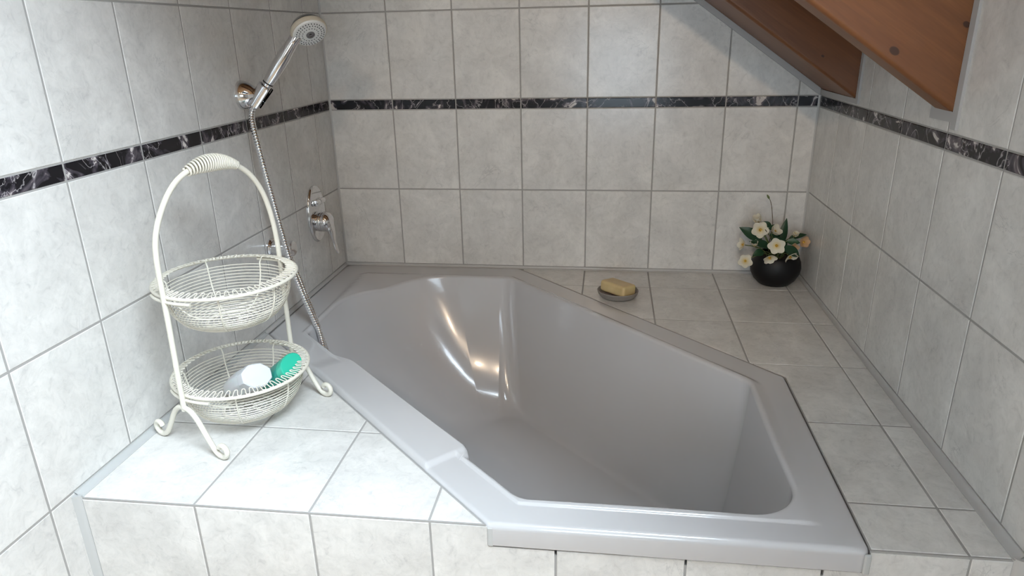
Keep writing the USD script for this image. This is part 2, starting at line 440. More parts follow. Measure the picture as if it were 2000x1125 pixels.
wn = thing("window_1", "unseen white framed roof window in the sloping ceiling, placed to light the deck and left wall", "window", kind="structure")
fr = sg.box(WIN[0], WIN[2], WIN[1], WIN[3])
fr = fr.difference(fr.buffer(-0.05, join_style=2))
fv, ff = prism(fr, np.zeros(3), (1.0, 0, 0), (0, 1.0, 0), UP, 0.03, 0.11)
fv[:, 2] += np.array([roof_z(x) for x in fv[:, 0]])
obj("window_frame", (fv, ff), "window_white", wn, smooth=False)
pv, pf = prism(sg.box(WIN[0] + 0.048, WIN[2] + 0.048, WIN[1] - 0.048, WIN[3] - 0.048), np.zeros(3), (1.0, 0, 0), (0, 1.0, 0), UP, 0.07, 0.074)
pv[:, 2] += np.array([roof_z(x) for x in pv[:, 0]])
obj("window_pane", (pv, pf), "pane", wn, smooth=False)
wn2 = thing("window_2", "unseen white framed window behind the viewer, placed to light the front faces", "window", kind="structure")
fr = sg.box(REAR_WIN[0], REAR_WIN[2], REAR_WIN[1], REAR_WIN[3])
obj("window_frame", prism(fr.difference(fr.buffer(-0.05, join_style=2)), (0, Y_REAR, 0), (1.0, 0, 0), UP, (0, 1.0, 0), -0.09, -0.02), "window_white", wn2, smooth=False)
obj("window_pane", prism(fr.buffer(-0.048, join_style=2), (0, Y_REAR, 0), (1.0, 0, 0), UP, (0, 1.0, 0), -0.06, -0.056), "pane", wn2, smooth=False)
# two unseen ceiling spots behind the viewer, placed to warm the wall behind the tub
for i, (sx_, sy_) in enumerate(SPOTS):
    c_ = np.array([sx_, sy_, roof_z(sx_) - 0.012])
    sp = thing("ceiling_spot", "unseen small round ceiling spot behind the viewer, placed to warm the back wall, the %s of the pair" % ("left one", "right one")[i], "ceiling light", c_)
    obj("spot_ring", lathe([(0.028, 0.030), (0.040, 0.030), (0.040, -0.004), (0.030, -0.004), (0.028, 0.030)], c_, n=32), "chrome", sp, c_, smooth=40)
    dl = UsdLux.SphereLight.Define(stage, f"{sp.GetPath()}/bulb")
    dl.CreateRadiusAttr(0.022)
    dl.CreateIntensityAttr(SPOT_POWER / (math.pi * 0.022 ** 2))
    dl.CreateColorAttr(Gf.Vec3f(1.0, 0.78, 0.56))
    sh_ = UsdLux.ShapingAPI.Apply(dl.GetPrim())
    sh_.CreateShapingConeAngleAttr(19.0)
    sh_.CreateShapingConeSoftnessAttr(0.7)
    bp = np.array([0, 0, -0.035])
    az = -(SPOT_AIM - c_ - bp); az /= np.linalg.norm(az)
    ax_ = np.cross([0, 0, 1.0], az); ax_ /= np.linalg.norm(ax_)
    bm = np.eye(4)
    bm[0, :3], bm[1, :3], bm[2, :3], bm[3, :3] = ax_, np.cross(az, ax_), az, bp
    dl.AddTransformOp().Set(Gf.Matrix4d(*bm.ravel().tolist()))

# ------------------------------------------------------------------ tub surround
HEX = np.array([(0.004, -0.004), (0.592, -0.004), (1.268, -0.708), (1.267, -1.261), (0.699, -1.264), (0.004, -0.580)])
hexp = sg.Polygon(HEX)
FL, FR = np.array([0.002, -1.268]), np.array([1.4625, -1.255])     # front corners of the deck
deck = sg.Polygon([(0.003, -0.003), tuple(FL), tuple(FR), (1.4620, -0.003)])
sur = thing("bath_surround", "tiled deck around the sunken bathtub, pale marbled tiles on top and front", "bath surround")
body = deck.buffer(-0.0010, join_style=2).difference(hexp.buffer(0.0002, join_style=2))
parts_ = [prism(g, np.zeros(3), (1, 0, 0), (0, 1, 0), UP, FLOOR, -0.0010) for g in getattr(body, "geoms", [body]) if g.area > 1e-4]
fdir = np.append((FR - FL) / np.linalg.norm(FR - FL), 0)
fn = np.array([fdir[1], -fdir[0], 0])
LIP = 0.040
obj("masonry_body", cat_(parts_), "grout", sur, smooth=False)
obj("masonry_panel", prism([(0.69, FLOOR), (1.275, FLOOR), (1.275, -LIP - 0.012), (0.69, -LIP - 0.012)], np.append(FL, 0), fdir, UP, fn, -0.03, -0.0010), "grout", sur, smooth=False)
xcols = [-0.05] + [0.0041 + W * i for i in range(1, 8)] + [1.6]
free = deck.difference(hexp.buffer(0.0025, join_style=2)).difference(sg.LineString([FL, FR]).buffer(0.0035))
left_half = sg.Polygon([(-0.1, 0.1), (-0.1, -1.4), (0.9, -1.4), (0.45, -0.4), (0.3, 0.1)])


def deck_tiles(region, ys):
    for y1, y0 in zip(ys[:-1], ys[1:]):
        for a, b in zip(xcols[:-1], xcols[1:]):
            c = sg.box(a + J / 2, y0 + J / 2, b - J / 2, y1 - J / 2).intersection(region)
            for g in getattr(c, "geoms", [c]):
                if g.geom_type == "Polygon" and g.area > 6e-5:
                    obj("tile", tile(g.simplify(0.0005), np.zeros(3), np.array([1.0, 0, 0]), np.array([0, 1.0, 0]), UP), "tile_glaze", sur, smooth=False)


deck_tiles(free.intersection(left_half), [-0.525, -0.772, -1.020, -1.30])
deck_tiles(free.difference(left_half), [0.05, -0.148, -0.397, -0.646, -0.895, -1.144, -1.30])
flen = np.linalg.norm(FR - FL)
fcols = [0.0] + [0.2035 + W * i for i in range(0, 7)] + [flen]
for lo, hi in ((-0.252, -0.0042), (-0.502, -0.252)):
    for a, b in zip(fcols[:-1], fcols[1:]):
        c = sg.box(a + (J / 2 if a else 0.0), lo + J / 2, b - (J / 2 if b < flen else 0), hi)
        if hi > -0.1:
            c = c.difference(sg.box(0.6975, -LIP - 0.0015, 1.2665, 0.1))
        for g in getattr(c, "geoms", [c]):
            if g.area > 1e-4:
                obj("tile", tile(g, np.append(FL, 0), fdir, UP, fn), "tile_glaze", sur, smooth=False)

# silicone joints between walls, deck and each other
def bead(name, prof, p0, p1, mtl, label, q1=None):
    """Prism with the cross-section prof (3D offsets; q1 = the one at the far end) between p0 and p1."""
    p0, p1 = np.asarray(p0, float), np.asarray(p1, float)
    s, t = np.asarray(prof, float), np.asarray(prof if q1 is None else q1, float)
    v, f = rings([p0 + s, p1 + t], cap0=True, cap1=True)
    tag(obj(name, (v, f), mtl, smooth=50), label, "sealant joint", kind="structure")


def quarter(a, b, ra, rb=None, k=7):
    """Concave fillet profile between the directions a and b, ra and rb long."""
    a, b = np.asarray(a, float), np.asarray(b, float)
    rb = ra if rb is None else rb
    th = np.linspace(0, np.pi / 2, k)
    out = [-0.001 * (a + b), a * ra - 0.001 * b]
    for t in th:
        out.append(ra * a * (1 - 0.93 * math.sin(t)) + rb * b * (1 - 0.93 * math.cos(t)))
    out.append(b * rb - 0.001 * a)
    return out


X, Y, Z = np.eye(3)
wallL = lambda y: np.array([LA * y, y, 0.0])
wallR = lambda y: np.array([XR + RA * y, y, 0.0])
bead("trim_1", quarter(-Y, Z, 0.007), (0.0, 0, 0.0005), (XR, 0, 0.0005), "silicone", "silicone joint along the foot of the back wall")
bead("trim_2", quarter(X, Z, 0.008), wallL(-0.002) + Z * 0.0005, wallL(-0.59) + Z * 0.0005, "silicone", "silicone joint between left wall and tub rim")
bead("trim_3", quarter(X, Z, 0.0105, 0.0075), wallL(-0.585) + Z * 0.0003, wallL(-1.266) + Z * 0.0003, "silicone_clear", "pale silicone joint between left wall and the front deck", quarter(X, Z, 0.0155, 0.008))
bead("trim_4", quarter(-X, Z, 0.006, 0.0085), wallR(-0.002) + Z * 0.0003, wallR(-1.256) + Z * 0.0003, "silicone", "silicone joint between right wall and the deck", quarter(-X, Z, 0.0150, 0.009))
bead("trim_5", quarter(X, -Y, 0.0055), (0, 0, 0.004), (0, 0, ZT), "silicone", "silicone joint in the left rear corner of the walls")
bead("trim_6", quarter(-X, -Y, 0.0055), (XR, 0, 0.004), (XR, 0, 0.93), "silicone", "silicone joint in the right rear corner of the walls")
bead("trim_7", [(0, 0.004, 0), (0.013, 0.002, 0), (0.012, -0.002, 0), (0.006, -0.005, 0), (0, -0.008, 0)], wallL(-1.266) + Z * FLOOR, wallL(-1.266) + Z * 0.003, "silicone_clear", "pale silicone joint down the left front corner of the surround")
bead("trim_8", [(0, 0.004, 0), (-0.013, 0.002, 0), (-0.011, -0.002, 0), (-0.006, -0.005, 0), (0, -0.008, 0)], wallR(-1.256) + Z * FLOOR, wallR(-1.256) + Z * 0.003, "silicone", "silicone joint down the right front corner of the surround")

# ------------------------------------------------------------------ bathtub
NE = [70, 130, 90, 90, 300, 90]        # points per edge, starting at corner A
NC = 18


def roundpoly(P, R):
    P = np.asarray(P, float)
    n = len(P)
    arcs = []
    for i in range(n):
        a, b, c = P[i - 1], P[i], P[(i + 1) % n]
        d1, d2 = (a - b) / np.linalg.norm(a - b), (c - b) / np.linalg.norm(c - b)
        half = math.acos(np.clip(d1 @ d2, -1, 1)) / 2
        L = R[i] / math.tan(half)
        ctr = b + (d1 + d2) / np.linalg.norm(d1 + d2) * R[i] / math.sin(half)
        p1, p2 = b + d1 * L, b + d2 * L
        a1, a2 = math.atan2(*(p1 - ctr)[::-1]), math.atan2(*(p2 - ctr)[::-1])
        da = (a2 - a1 + np.pi) % (2 * np.pi) - np.pi
        t = np.linspace(0, 1, NC)
        arcs.append(ctr + R[i] * np.stack([np.cos(a1 + da * t), np.sin(a1 + da * t)], 1))
    out = []
    for i in range(n):
        out.append(arcs[i])
        s, e = arcs[i][-1], arcs[(i + 1) % n][0]
        t = np.linspace(0, 1, NE[i] + 2)[1:-1, None]
        out.append(s + (e - s) * t)
    return np.vstack(out)


def sstep(x, a, b):
    t = np.clip((np.asarray(x, float) - a) / (b - a), 0, 1)
    return t * t * (3 - 2 * t)


outer = roundpoly(HEX, [0.004, 0.006, 0.008, 0.012, 0.012, 0.006])
INN = np.array([(0.100, -0.100), (0.572, -0.100), (1.193, -0.738), (1.197, -1.2025), (0.735, -1.2025), (0.100, -0.575)])
inner = roundpoly(INN, [0.30, 0.075, 0.045, 0.085, 0.05, 0.06])
LOW = np.array([(0.48, -0.42), (0.595, -0.285), (1.115, -0.79), (1.125, -1.135), (0.80, -1.135), (0.44, -0.76)])
low = roundpoly(LOW, [0.28, 0.055, 0.05, 0.08, 0.10, 0.14])
E0, F0 = HEX[4], HEX[5]
ed = (F0 - E0) / np.linalg.norm(F0 - E0)
en = np.array([ed[1], -ed[0]])
if en @ (INN.mean(0) - E0) < 0:
    en = -en
EL = np.linalg.norm(F0 - E0)


def pad_window(p):
    """1 inside the raised arm rest of the left diagonal rim; t runs from the front corner."""
    t = (p - E0) @ ed
    d = (p - E0) @ en
    on = (np.abs(d) < 0.2)
    return sstep(t, 0.187, 0.199) * (1 - sstep(t, 0.670, 0.735)) * on, d


tpos = (inner - E0) @ ed
dpos = (inner - E0) @ en
near_edge = dpos < 0.11
bulge = (np.clip((tpos - 0.176) / 0.034, 0, 1) ** 0.5 * (1 - sstep(tpos, 0.655, 0.745))) * near_edge
inner = inner + bulge[:, None] * 0.019 * en
RIDGE = [(np.array([0, -1.0]), -1.2120, 0.0), ]


def ridge_sd(p):
    x, y = p[:, 0], p[:, 1]
    dd = (p - E0) @ en
    d_front = y + 1.2115
    d_right = 1.216 - x
    d_diag = dd - 0.066
    d_left = x - 0.088
    d_back = -0.088 - y
    cn = np.array([-0.721, -0.693]); d_rdiag = (p - HEX[2]) @ cn - 0.064
    s = lambda d, w: sstep(d, 0.0, w)
    return s(d_front, 0.0035) * s(d_right, 0.03) * s(d_diag, 0.0035) * s(d_left, 0.012) * s(d_back, 0.012) * s(d_rdiag, 0.014)


def rim_height(p, lam):
    win, _ = pad_window(p)
    edge = sstep(lam, -0.06, 0.09)
    q = np.clip(np.minimum(np.minimum(p[:, 0] - 0.098, -0.098 - p[:, 1]), 0.52 - (p[:, 0] - p[:, 1])), 0, 1)
    q = q * q / (q + 0.02)
    return 0.003 + 0.0038 * ridge_sd(p) * (1 - win * edge) + 0.0062 * win * edge - 0.26 * q


R = []
z3 = lambda p, z: np.column_stack([p, np.broadcast_to(z, (len(p),))])
mix = lambda a, b, t: a + (b - a) * t
cen = outer.mean(0)
inw = lambda p, d: p + (cen - p) / np.linalg.norm(cen - p, axis=1, keepdims=True) * d
R.append(z3(inw(outer, 0.014), -LIP + 0.002))
R.append(z3(inw(outer, 0.003), -LIP))
R.append(z3(outer, -LIP + 0.003))
for ph in np.linspace(0, np.pi / 2, 7):
    lam = 0.13 * (1 - math.cos(ph))
    p = mix(outer, inner, lam)
    h = rim_height(p, lam)
    R.append(z3(p, -0.008 + (h + 0.008) * math.sin(ph)))
for lam in np.linspace(0.16, 1.0, 34):
    p = mix(outer, inner, lam)
    R.append(z3(p, rim_height(p, lam)))
hin = rim_height(inner, 1.0)
dirv = low - inner
dirv /= np.linalg.norm(dirv, axis=1, keepdims=True)
RR = 0.010
for ph in np.linspace(0, np.pi / 2, 8)[1:]:
    R.append(z3(inner + dirv * RR * math.sin(ph), hin - RR * (1 - math.cos(ph))))
top2, zt2 = inner + dirv * RR, hin - RR
DEPTH = 0.38
for th in np.linspace(0, np.pi / 2, 44)[1:]:
    v_ = math.sin(th) ** (2 / 2.7)
    h_ = 1 - math.cos(th) ** (2 / 2.7)
    f_ = 0.56 * v_ ** 1.15 + 0.44 * h_
    p = mix(top2, low, f_)
    R.append(z3(p, zt2 + (-DEPTH - zt2) * v_))
ctr = np.array([0.72, -0.70])
for t in np.linspace(0, 1, 10)[1:-1]:
    R.append(z3(mix(low, ctr, t), -DEPTH - 0.012 * t))
v, f = rings(np.array(R), cap1=False)
nlast = len(outer)
v = np.vstack([v, [ctr[0], ctr[1], -DEPTH - 0.0125]])
o0 = (len(R) - 1) * nlast
f = np.vstack([f, [[o0 + t, o0 + (t + 1) % nlast, len(v) - 1] for t in range(nlast)]])
sgn = trimesh.Trimesh(v, f, process=False)
if sgn.face_normals[(len(R) // 3) * nlast, 2] < 0:
    f = f[:, ::-1]
tub = thing("bathtub", "grey acrylic six-sided bathtub sunk into the tiled deck, with a raised arm rest", "bathtub")
obj("shell", (v, f), "acrylic", tub, smooth=True)
for cx_, s_ in ((0.7005, 1), (1.2655, -1)):
    obj("silicone_end", rbox((0.010, 0.006, LIP - 0.004), (cx_ + 0.002 * s_, -1.2615, -LIP / 2 - 0.002), 0.0028), "silicone_clear", tub, smooth=True, label="pale silicone patch at the end of the front lip")
# ------------------------------------------------------------------ roof beams
BANG = math.atan(SLOPE)
RB = rotm((0, 1, 0), math.degrees(BANG))       # local x points down the slope, to the right wall


def beam(name, y0, y1, zw, mtl, label, caulk_back=False):
    """y0 (rear) > y1 (front): rafter between those planes, its underside meeting the right wall at height zw."""
    x_end = min((wallR(y0)[0], wallR(y1)[0])) - 0.001
    org = np.array([x_end, y1, zw])
    x = UsdGeom.Xform.Define(stage, numbered("/World", name))
    x.AddTranslateOp().Set(Gf.Vec3d(*org.tolist()))
    x.AddRotateYOp().Set(math.degrees(BANG))
    tag(x, label, "roof beam")
    Wd, Hv, r = y0 - y1, 0.36, 0.011
    sec = []
    for cy, cz, a0 in ((Wd - r, r, -90), (Wd - 0.004, Hv - 0.004, 0), (0.004, Hv - 0.004, 90), (r, r, 180)):
        rr = r if cz == r else 0.004
        for k in range(5):
            t = math.radians(a0 + 22.5 * k)
            sec.append((cy + rr * math.cos(t), cz + rr * math.sin(t)))
    sec = np.array(sec)
    L = 1.32
    R_ = []
    for dx in np.linspace(-L, 0, 12):
        R_.append(np.column_stack([np.full(len(sec), dx), sec[:, 0], sec[:, 1] - dx * SLOPE]))
    v, f = rings(R_, cap0=True, cap1=True)
    v = v @ RB          # world offsets -> local axes
    me = usdkit.mesh(stage, numbered(str(x.GetPath()), "timber"), trimesh.Trimesh(v, f, process=False), M[mtl], smooth=35)
    return x, org


def to_local(org, pts):
    return (np.asarray(pts, float) - org) @ RB


wood("pine_rear", PINE_A, PINE_B, [(-0.02, 0.0, 0.075, 0.006), (-0.265, 0.0, 0.100, 0.012), (-0.13, 0.0, 0.03, 0.003)])
wood("pine_front", (0.205, 0.079, 0.025), (0.16, 0.058, 0.018), [(-0.155, 0.0, 0.020, 0.007), (-0.09, 0.0, 0.115, 0.005), (-0.045, 0.0, 0.085, 0.005), (-0.015, 0.0, 0.055, 0.005), (-0.30, 0.0, 0.09, 0.006)])
b1, org1 = beam("roof_beam", -0.012, -0.302, 0.557, "pine_rear", "wide pine roof beam against the back wall, partly hidden by the nearer beam")
b2, org2 = beam("roof_beam", -0.722, -0.802, 0.575, "pine_front", "narrow pine roof beam nearer the viewer, ending on the right wall")


def caulk(bx, org, poly, o, u, w, n, h=0.005, nm="sealant_strip"):
    vv, ff_ = prism(poly, o, u, w, n, -0.0015, h)
    me = usdkit.mesh(stage, numbered(str(bx.GetPath()), nm), trimesh.Trimesh(to_local(org, vv), ff_, process=False), M["caulk"], smooth=False)
    tag(me, "grey sealant strip where the beam meets the tiles")


# strips on the right wall around the beam ends (u = towards camera, w = up)
def wall_strip(bx, org, polys):
    for p in polys:
        caulk(bx, org, p, OR, ur, UP, nr)


wall_strip(b1, org1, [[(0.012, 0.543), (0.318, 0.545), (0.318, 0.557), (0.012, 0.557)], [(0.303, 0.557), (0.318, 0.557), (0.318, 0.93), (0.303, 0.93)]])
wall_strip(b2, org2, [[(0.716, 0.558), (0.806, 0.560), (0.806, 0.577), (0.716, 0.583)], [(0.803, 0.548), (0.822, 0.548), (0.822, 0.93), (0.803, 0.93)]])
zb = lambda x: 0.557 + SLOPE * (1.466 - x)
caulk(b1, org1, [(XR - 0.004, 0.541), (XR - 0.004, 0.560), (0.30, zb(0.30) + 0.004), (0.30, zb(0.30) - 0.017)], np.zeros(3), np.array([1.0, 0, 0]), UP, np.array([0, -1.0, 0]), h=0.010)

# ------------------------------------------------------------------ shower set on the left wall
lw = lambda y, x=0.0: np.array([LA * y + x, y, 0.0])
# wall bracket
HB = lw(-0.522) + Z * 0.598
hold = thing("shower_bracket", "chrome wall bracket holding the hand shower above the black border", "shower holder", HB)
obj("wall_plate", lathe([(0.0, 0.0), (0.034, 0.0), (0.0345, 0.003), (0.033, 0.010), (0.029, 0.020), (0.022, 0.031), (0.015, 0.038), (0.008, 0.0415), (0.0, 0.042)], HB, nl, n=48), "chrome", hold, HB, smooth=40)
SD = np.array([0.612, 0.076, 0.787]); SD /= np.linalg.norm(SD)          # hand shower axis, upwards and into the room
S0 = np.array([0.050, -0.520, 0.606])                                   # where it sits in the bracket
a_, b_, d_ = frame_for(SD)
th = np.linspace(-0.78 * np.pi, 0.78 * np.pi, 30)
cup = []
toward = -X + SD * (X @ SD); toward /= np.linalg.norm(toward)
side = np.cross(SD, toward)
for r_, h_ in ((0.0125, -0.040), (0.0160, -0.041), (0.0190, 0.010), (0.0185, 0.015), (0.0145, 0.016), (0.0135, 0.012), (0.0125, -0.040)):
    cup.append(S0 + SD * h_ + r_ * (np.cos(th)[:, None] * toward + np.sin(th)[:, None] * side))
cv_, cf_ = rings(cup, closed=False)
obj("fork", (cv_, cf_), "chrome", hold, HB, smooth=30)
# hand shower
hs = thing("hand_shower", "chrome hand shower with a round pale spray head, resting in the wall bracket", "hand shower", S0)
prof = [(0.0, -0.030), (0.0105, -0.030), (0.0112, 0.0), (0.0118, 0.020), (0.0118, 0.0225)]
obj("lower_sleeve", lathe(prof + [(0.0, 0.0225)], S0, SD, n=32), "chrome", hs, S0, smooth=35)
obj("joint_ring", lathe([(0.0, 0.0225), (0.0126, 0.0225), (0.0126, 0.0252), (0.0, 0.0252)], S0, SD, n=32), "rubber_black", hs, S0, smooth=35)
GL = 0.146
prof = [(0.0, 0.025), (0.0122, 0.025)] + [(0.0122 + 0.0040 * math.sin(math.pi * t ** 0.9) ** 1.0, 0.025 + (GL - 0.025) * t) for t in np.linspace(0.02, 1, 22)] + [(0.0, GL + 0.004)]
obj("grip", lathe(prof, S0, SD, n=36), "chrome", hs, S0, smooth=40)
FN = np.array([0.47, -0.50, -0.73]); FN /= np.linalg.norm(FN)           # spray direction
HC = np.array([0.172, -0.497, 0.7385])
neck = spline([S0 + SD * (GL - 0.010), S0 + SD * (GL - 0.002), mix(S0 + SD * (GL + 0.006), HC - FN * 0.014, 0.40), HC - FN * 0.014], 16)
obj("neck", tube(neck, np.linspace(0.0128, 0.0150, 16), 24), "chrome", hs, S0, smooth=60)
obj("head_shell", lathe([(0.0, -0.030), (0.012, -0.0295), (0.024, -0.026), (0.034, -0.019), (0.0400, -0.010), (0.0415, -0.006), (0.0, -0.006)], HC, FN, n=56), "dark_chrome", hs, S0, smooth=40, label="chrome dome of the spray head, dark ceiling reflection put in its colour")  # plain chrome part; the dark reflected ceiling is painted into the material
obj("head_rim", lathe([(0.0, -0.0065), (0.0412, -0.0065), (0.0430, -0.003), (0.0430, 0.002), (0.0415, 0.006), (0.0, 0.006)], HC, FN, n=56), "shower_beige", hs, S0, smooth=40, label="beige rim of the spray head")
obj("spray_face", lathe([(0.0, 0.004), (0.0385, 0.004), (0.0395, 0.006), (0.037, 0.0095), (0.025, 0.0115), (0.0, 0.012)], HC, FN, n=56), "shower_face", hs, S0, smooth=40, label="pale grey spray face")
ha, hb, _ = frame_for(FN)
noz = []
for rad, cnt in ((0.0325, 30), (0.0265, 26), (0.019, 18)):
    for k in range(cnt):
        t = 2 * np.pi * (k + 0.5 * (rad < 0.03)) / cnt
        pz = 0.0105 if rad > 0.03 else 0.0112
        noz.append(lathe([(0.0, 0.0), (0.0015, 0.0), (0.0012, 0.0022), (0.0, 0.0022)], HC + FN * (pz - 0.001) + rad * (math.cos(t) * ha + math.sin(t) * hb), FN, n=6))
obj("spray_nozzles", cat_(noz), "nozzle_grey", hs, S0, smooth=False, kind="stuff")
obj("centre_insert", lathe([(0.0, 0.011), (0.0105, 0.011), (0.010, 0.0135), (0.0065, 0.0135), (0.006, 0.0125), (0.003, 0.0125), (0.0025, 0.014), (0.0, 0.014)], HC, FN, n=28), "dark_chrome", hs, S0, smooth=35)
# hose
OUT = lw(-0.487) + Z * 0.205
hp = spline([S0 - SD * 0.030, S0 - SD * 0.055 + Z * -0.004, (0.026, -0.545, 0.52), (0.047, -0.560, 0.416), (0.060, -0.550, 0.285), (0.079, -0.541, 0.146), (0.112, -0.532, 0.015), (0.146, -0.548, -0.085),
             (0.185, -0.605, -0.155), (0.225, -0.670, -0.195), (0.240, -0.700, -0.190), (0.225, -0.690, -0.150), (0.180, -0.630, -0.095), (0.138, -0.560, -0.030), (0.104, -0.517, 0.030), (0.078, -0.500, 0.090), (0.055, -0.488, 0.150), (0.043, -0.487, 0.182)], 1500)
hd = np.r_[0, np.cumsum(np.linalg.norm(np.diff(hp, axis=0), axis=1))]
from scipy.interpolate import interp1d
pitch = 0.0070
ns = int(hd[-1] / pitch * 6)
hs_ = np.linspace(0, hd[-1], ns)
hp2 = interp1d(hd, hp, axis=0)(hs_)
rr_ = np.array([0.0060, 0.0073, 0.0077, 0.0078, 0.0077, 0.0073])[np.arange(ns) % 6]
hose = thing("shower_hose", "ribbed chrome shower hose hanging from the bracket down into the tub", "shower hose", hp2[0])
obj("ribbed_tube", tube(hp2, rr_, 14), "chrome", hose, hp2[0], smooth=50)
for e0, e1 in ((hp2[0], hp2[16]), (hp2[-1], hp2[-16])):
    dd = (e1 - e0)
    L_ = np.linalg.norm(dd)
    obj("end_nut", lathe([(0.0, 0.0), (0.0095, 0.0), (0.0100, L_ * 0.3), (0.0095, L_ * 0.9), (0.0, L_)], e0, dd, n=24), "chrome", hose, hp2[0], smooth=35)
# hose outlet
wo = thing("hose_outlet", "chrome wall outlet elbow left of the mixer where the hose starts", "wall outlet", OUT)
obj("wall_rosette", lathe([(0.0, 0.0), (0.027, 0.0), (0.027, 0.004), (0.024, 0.008), (0.018, 0.009), (0.0, 0.009)], OUT, nl, n=44), "chrome", wo, OUT, smooth=35)
obj("elbow_body", lathe([(0.0, 0.008), (0.0210, 0.008), (0.0212, 0.056), (0.0198, 0.062), (0.016, 0.0648), (0.0, 0.0655)], OUT, nl, n=40), "chrome", wo, OUT, smooth=35)
obj("outlet_nut", lathe([(0.0, 0.0), (0.0105, 0.0), (0.0105, 0.024), (0.0, 0.024)], OUT + nl * 0.043 - Z * 0.026, (0, 0, 1), n=24), "chrome", wo, OUT, smooth=35)
# mixer
MX = lw(-0.195) + Z * 0.225
mx = thing("bath_mixer", "chrome concealed single-lever bath mixer with an oval plate on the left wall", "bath mixer", MX)
mb = (-Y + X * (-LA), Z, nl)
sup = lambda r, h: (r, h)


def oval(profile, c, sx, sy, n=64, p=2.4):
    th_ = np.arange(n) * 2 * np.pi / n
    cx_ = np.sign(np.cos(th_)) * np.abs(np.cos(th_)) ** (2 / p)
    sy_ = np.sign(np.sin(th_)) * np.abs(np.sin(th_)) ** (2 / p)
    return rings([c + max(r, 1e-4) * (sx * cx_[:, None] * mb[0] + sy * sy_[:, None] * mb[1]) + h * mb[2] for r, h in profile], cap0=True, cap1=True)


obj("oval_plate", oval([(0.0, 0.0), (1.0, 0.0), (1.0, 0.004), (0.97, 0.0075), (0.91, 0.0095), (0.5, 0.0115), (0.0, 0.012)], MX, 0.057, 0.086, p=2.15), "chrome", mx, MX, smooth=40)
KC = MX + Z * 0.037 + nl * 0.011
for s_ in (-1, 1):
    obj("diverter_knob", lathe([(0.0, 0.0), (0.0070, 0.0), (0.0088, 0.005), (0.0092, 0.021), (0.0082, 0.0265), (0.0, 0.028)], KC + nl * 0.006 + mb[0] * s_ * 0.0008, -mb[0] * (-s_), n=28), "chrome", mx, MX, smooth=35)
obj("diverter_stem", lathe([(0.0, -0.004), (0.0065, -0.004), (0.0065, 0.008), (0.0, 0.008)], KC, nl, n=20), "dark_chrome", mx, MX, smooth=35)
LC = MX - Z * 0.024 + nl * 0.010
obj("lever_dome", lathe([(0.0, 0.0), (0.030, 0.0), (0.030, 0.008), (0.0285, 0.010), (0.0285, 0.012), (0.0305, 0.014), (0.030, 0.024), (0.026, 0.033), (0.018, 0.039), (0.008, 0.0415), (0.0, 0.042)], LC, nl, n=48), "chrome", mx, MX, smooth=40)
lev = spline([LC + nl * 0.024 - Z * 0.004, LC + nl * 0.034 - Z * 0.022, LC + nl * 0.038 - Z * 0.050, LC + nl * 0.043 - Z * 0.078, LC + nl * 0.050 - Z * 0.100], 26)
wd = np.interp(np.linspace(0, 1, 26), [0, 0.25, 0.6, 0.9, 1], [0.021, 0.018, 0.010, 0.0095, 0.004])
tk = np.interp(np.linspace(0, 1, 26), [0, 0.25, 0.5, 0.9, 1], [0.014, 0.010, 0.0055, 0.004, 0.002])
tg = np.gradient(lev, axis=0); tg /= np.linalg.norm(tg, axis=1, keepdims=True)
thn = np.arange(20) * 2 * np.pi / 20
lr = []
for k in range(26):
    nn = np.cross(tg[k], mb[0])
    lr.append(lev[k] + wd[k] * np.cos(thn)[:, None] * mb[0] + tk[k] * np.sin(thn)[:, None] * nn)
obj("lever_handle", rings(lr, cap0=True, cap1=True), "chrome", mx, MX, smooth=60)

# ------------------------------------------------------------------ two-tier wire stand
ML = np.array([0.103, -1.104, 0.0])
RA_ = np.array([0.375, 0.927, 0.0])          # across the stand, from near pole to far pole
RBv = np.array([-0.927, 0.375, 0.0])         # from front to the wall
at = lambda s, z, t=0.0: ML + RA_ * s + RBv * t + Z * z
MID = at(0.134, 0.0)
stand = thing("basket_stand", "cream wire two-tier basket stand with an arched handle on the front left deck", "basket stand", MID)
arch = [at(0.002, 0.078), at(0.004, 0.20), at(0.006, 0.303), at(0.007, 0.36), at(0.014, 0.408), at(0.036, 0.454), at(0.074, 0.496), at(0.105, 0.510), at(0.138, 0.515), at(0.182, 0.509), at(0.219, 0.488), at(0.248, 0.448), at(0.264, 0.395), at(0.270, 0.340), at(0.270, 0.25), at(0.269, 0.17), at(0.268, 0.078)]
ap = spline(arch, 140)
obj("arched_frame", tube(ap, 0.0050, 14), "cream_paint", stand, MID, smooth=60)
# handle grip: a wire wound round the top of the arch
sv = (ap - ML) @ RA_
i0, i1 = int(np.argmin(np.abs(sv - 0.092) + 9 * (ap[:, 2] < 0.4))), int(np.argmin(np.abs(sv - 0.198) + 9 * (ap[:, 2] < 0.4)))
gp = spline(ap[i0:i1 + 1], 400)
gt = np.gradient(gp, axis=0); gt /= np.linalg.norm(gt, axis=1, keepdims=True)
tt = np.linspace(0, 1, 400)
g1 = np.cross(gt, RBv); g1 /= np.linalg.norm(g1, axis=1, keepdims=True)
turns = 23 * 2 * np.pi * (0.72 * tt + 0.28 * tt ** 2)
bul = 0.0066 + 0.0078 * np.sin(np.pi * np.clip(tt * 0.96 + 0.02, 0, 1)) ** 1.1
coil = gp + bul[:, None] * (np.cos(turns)[:, None] * g1 + np.sin(turns)[:, None] * RBv)
obj("handle_coil", tube(coil, 0.0021, 7), "cream_paint", stand, MID, smooth=60, label="cream wire wound round the top of the handle")
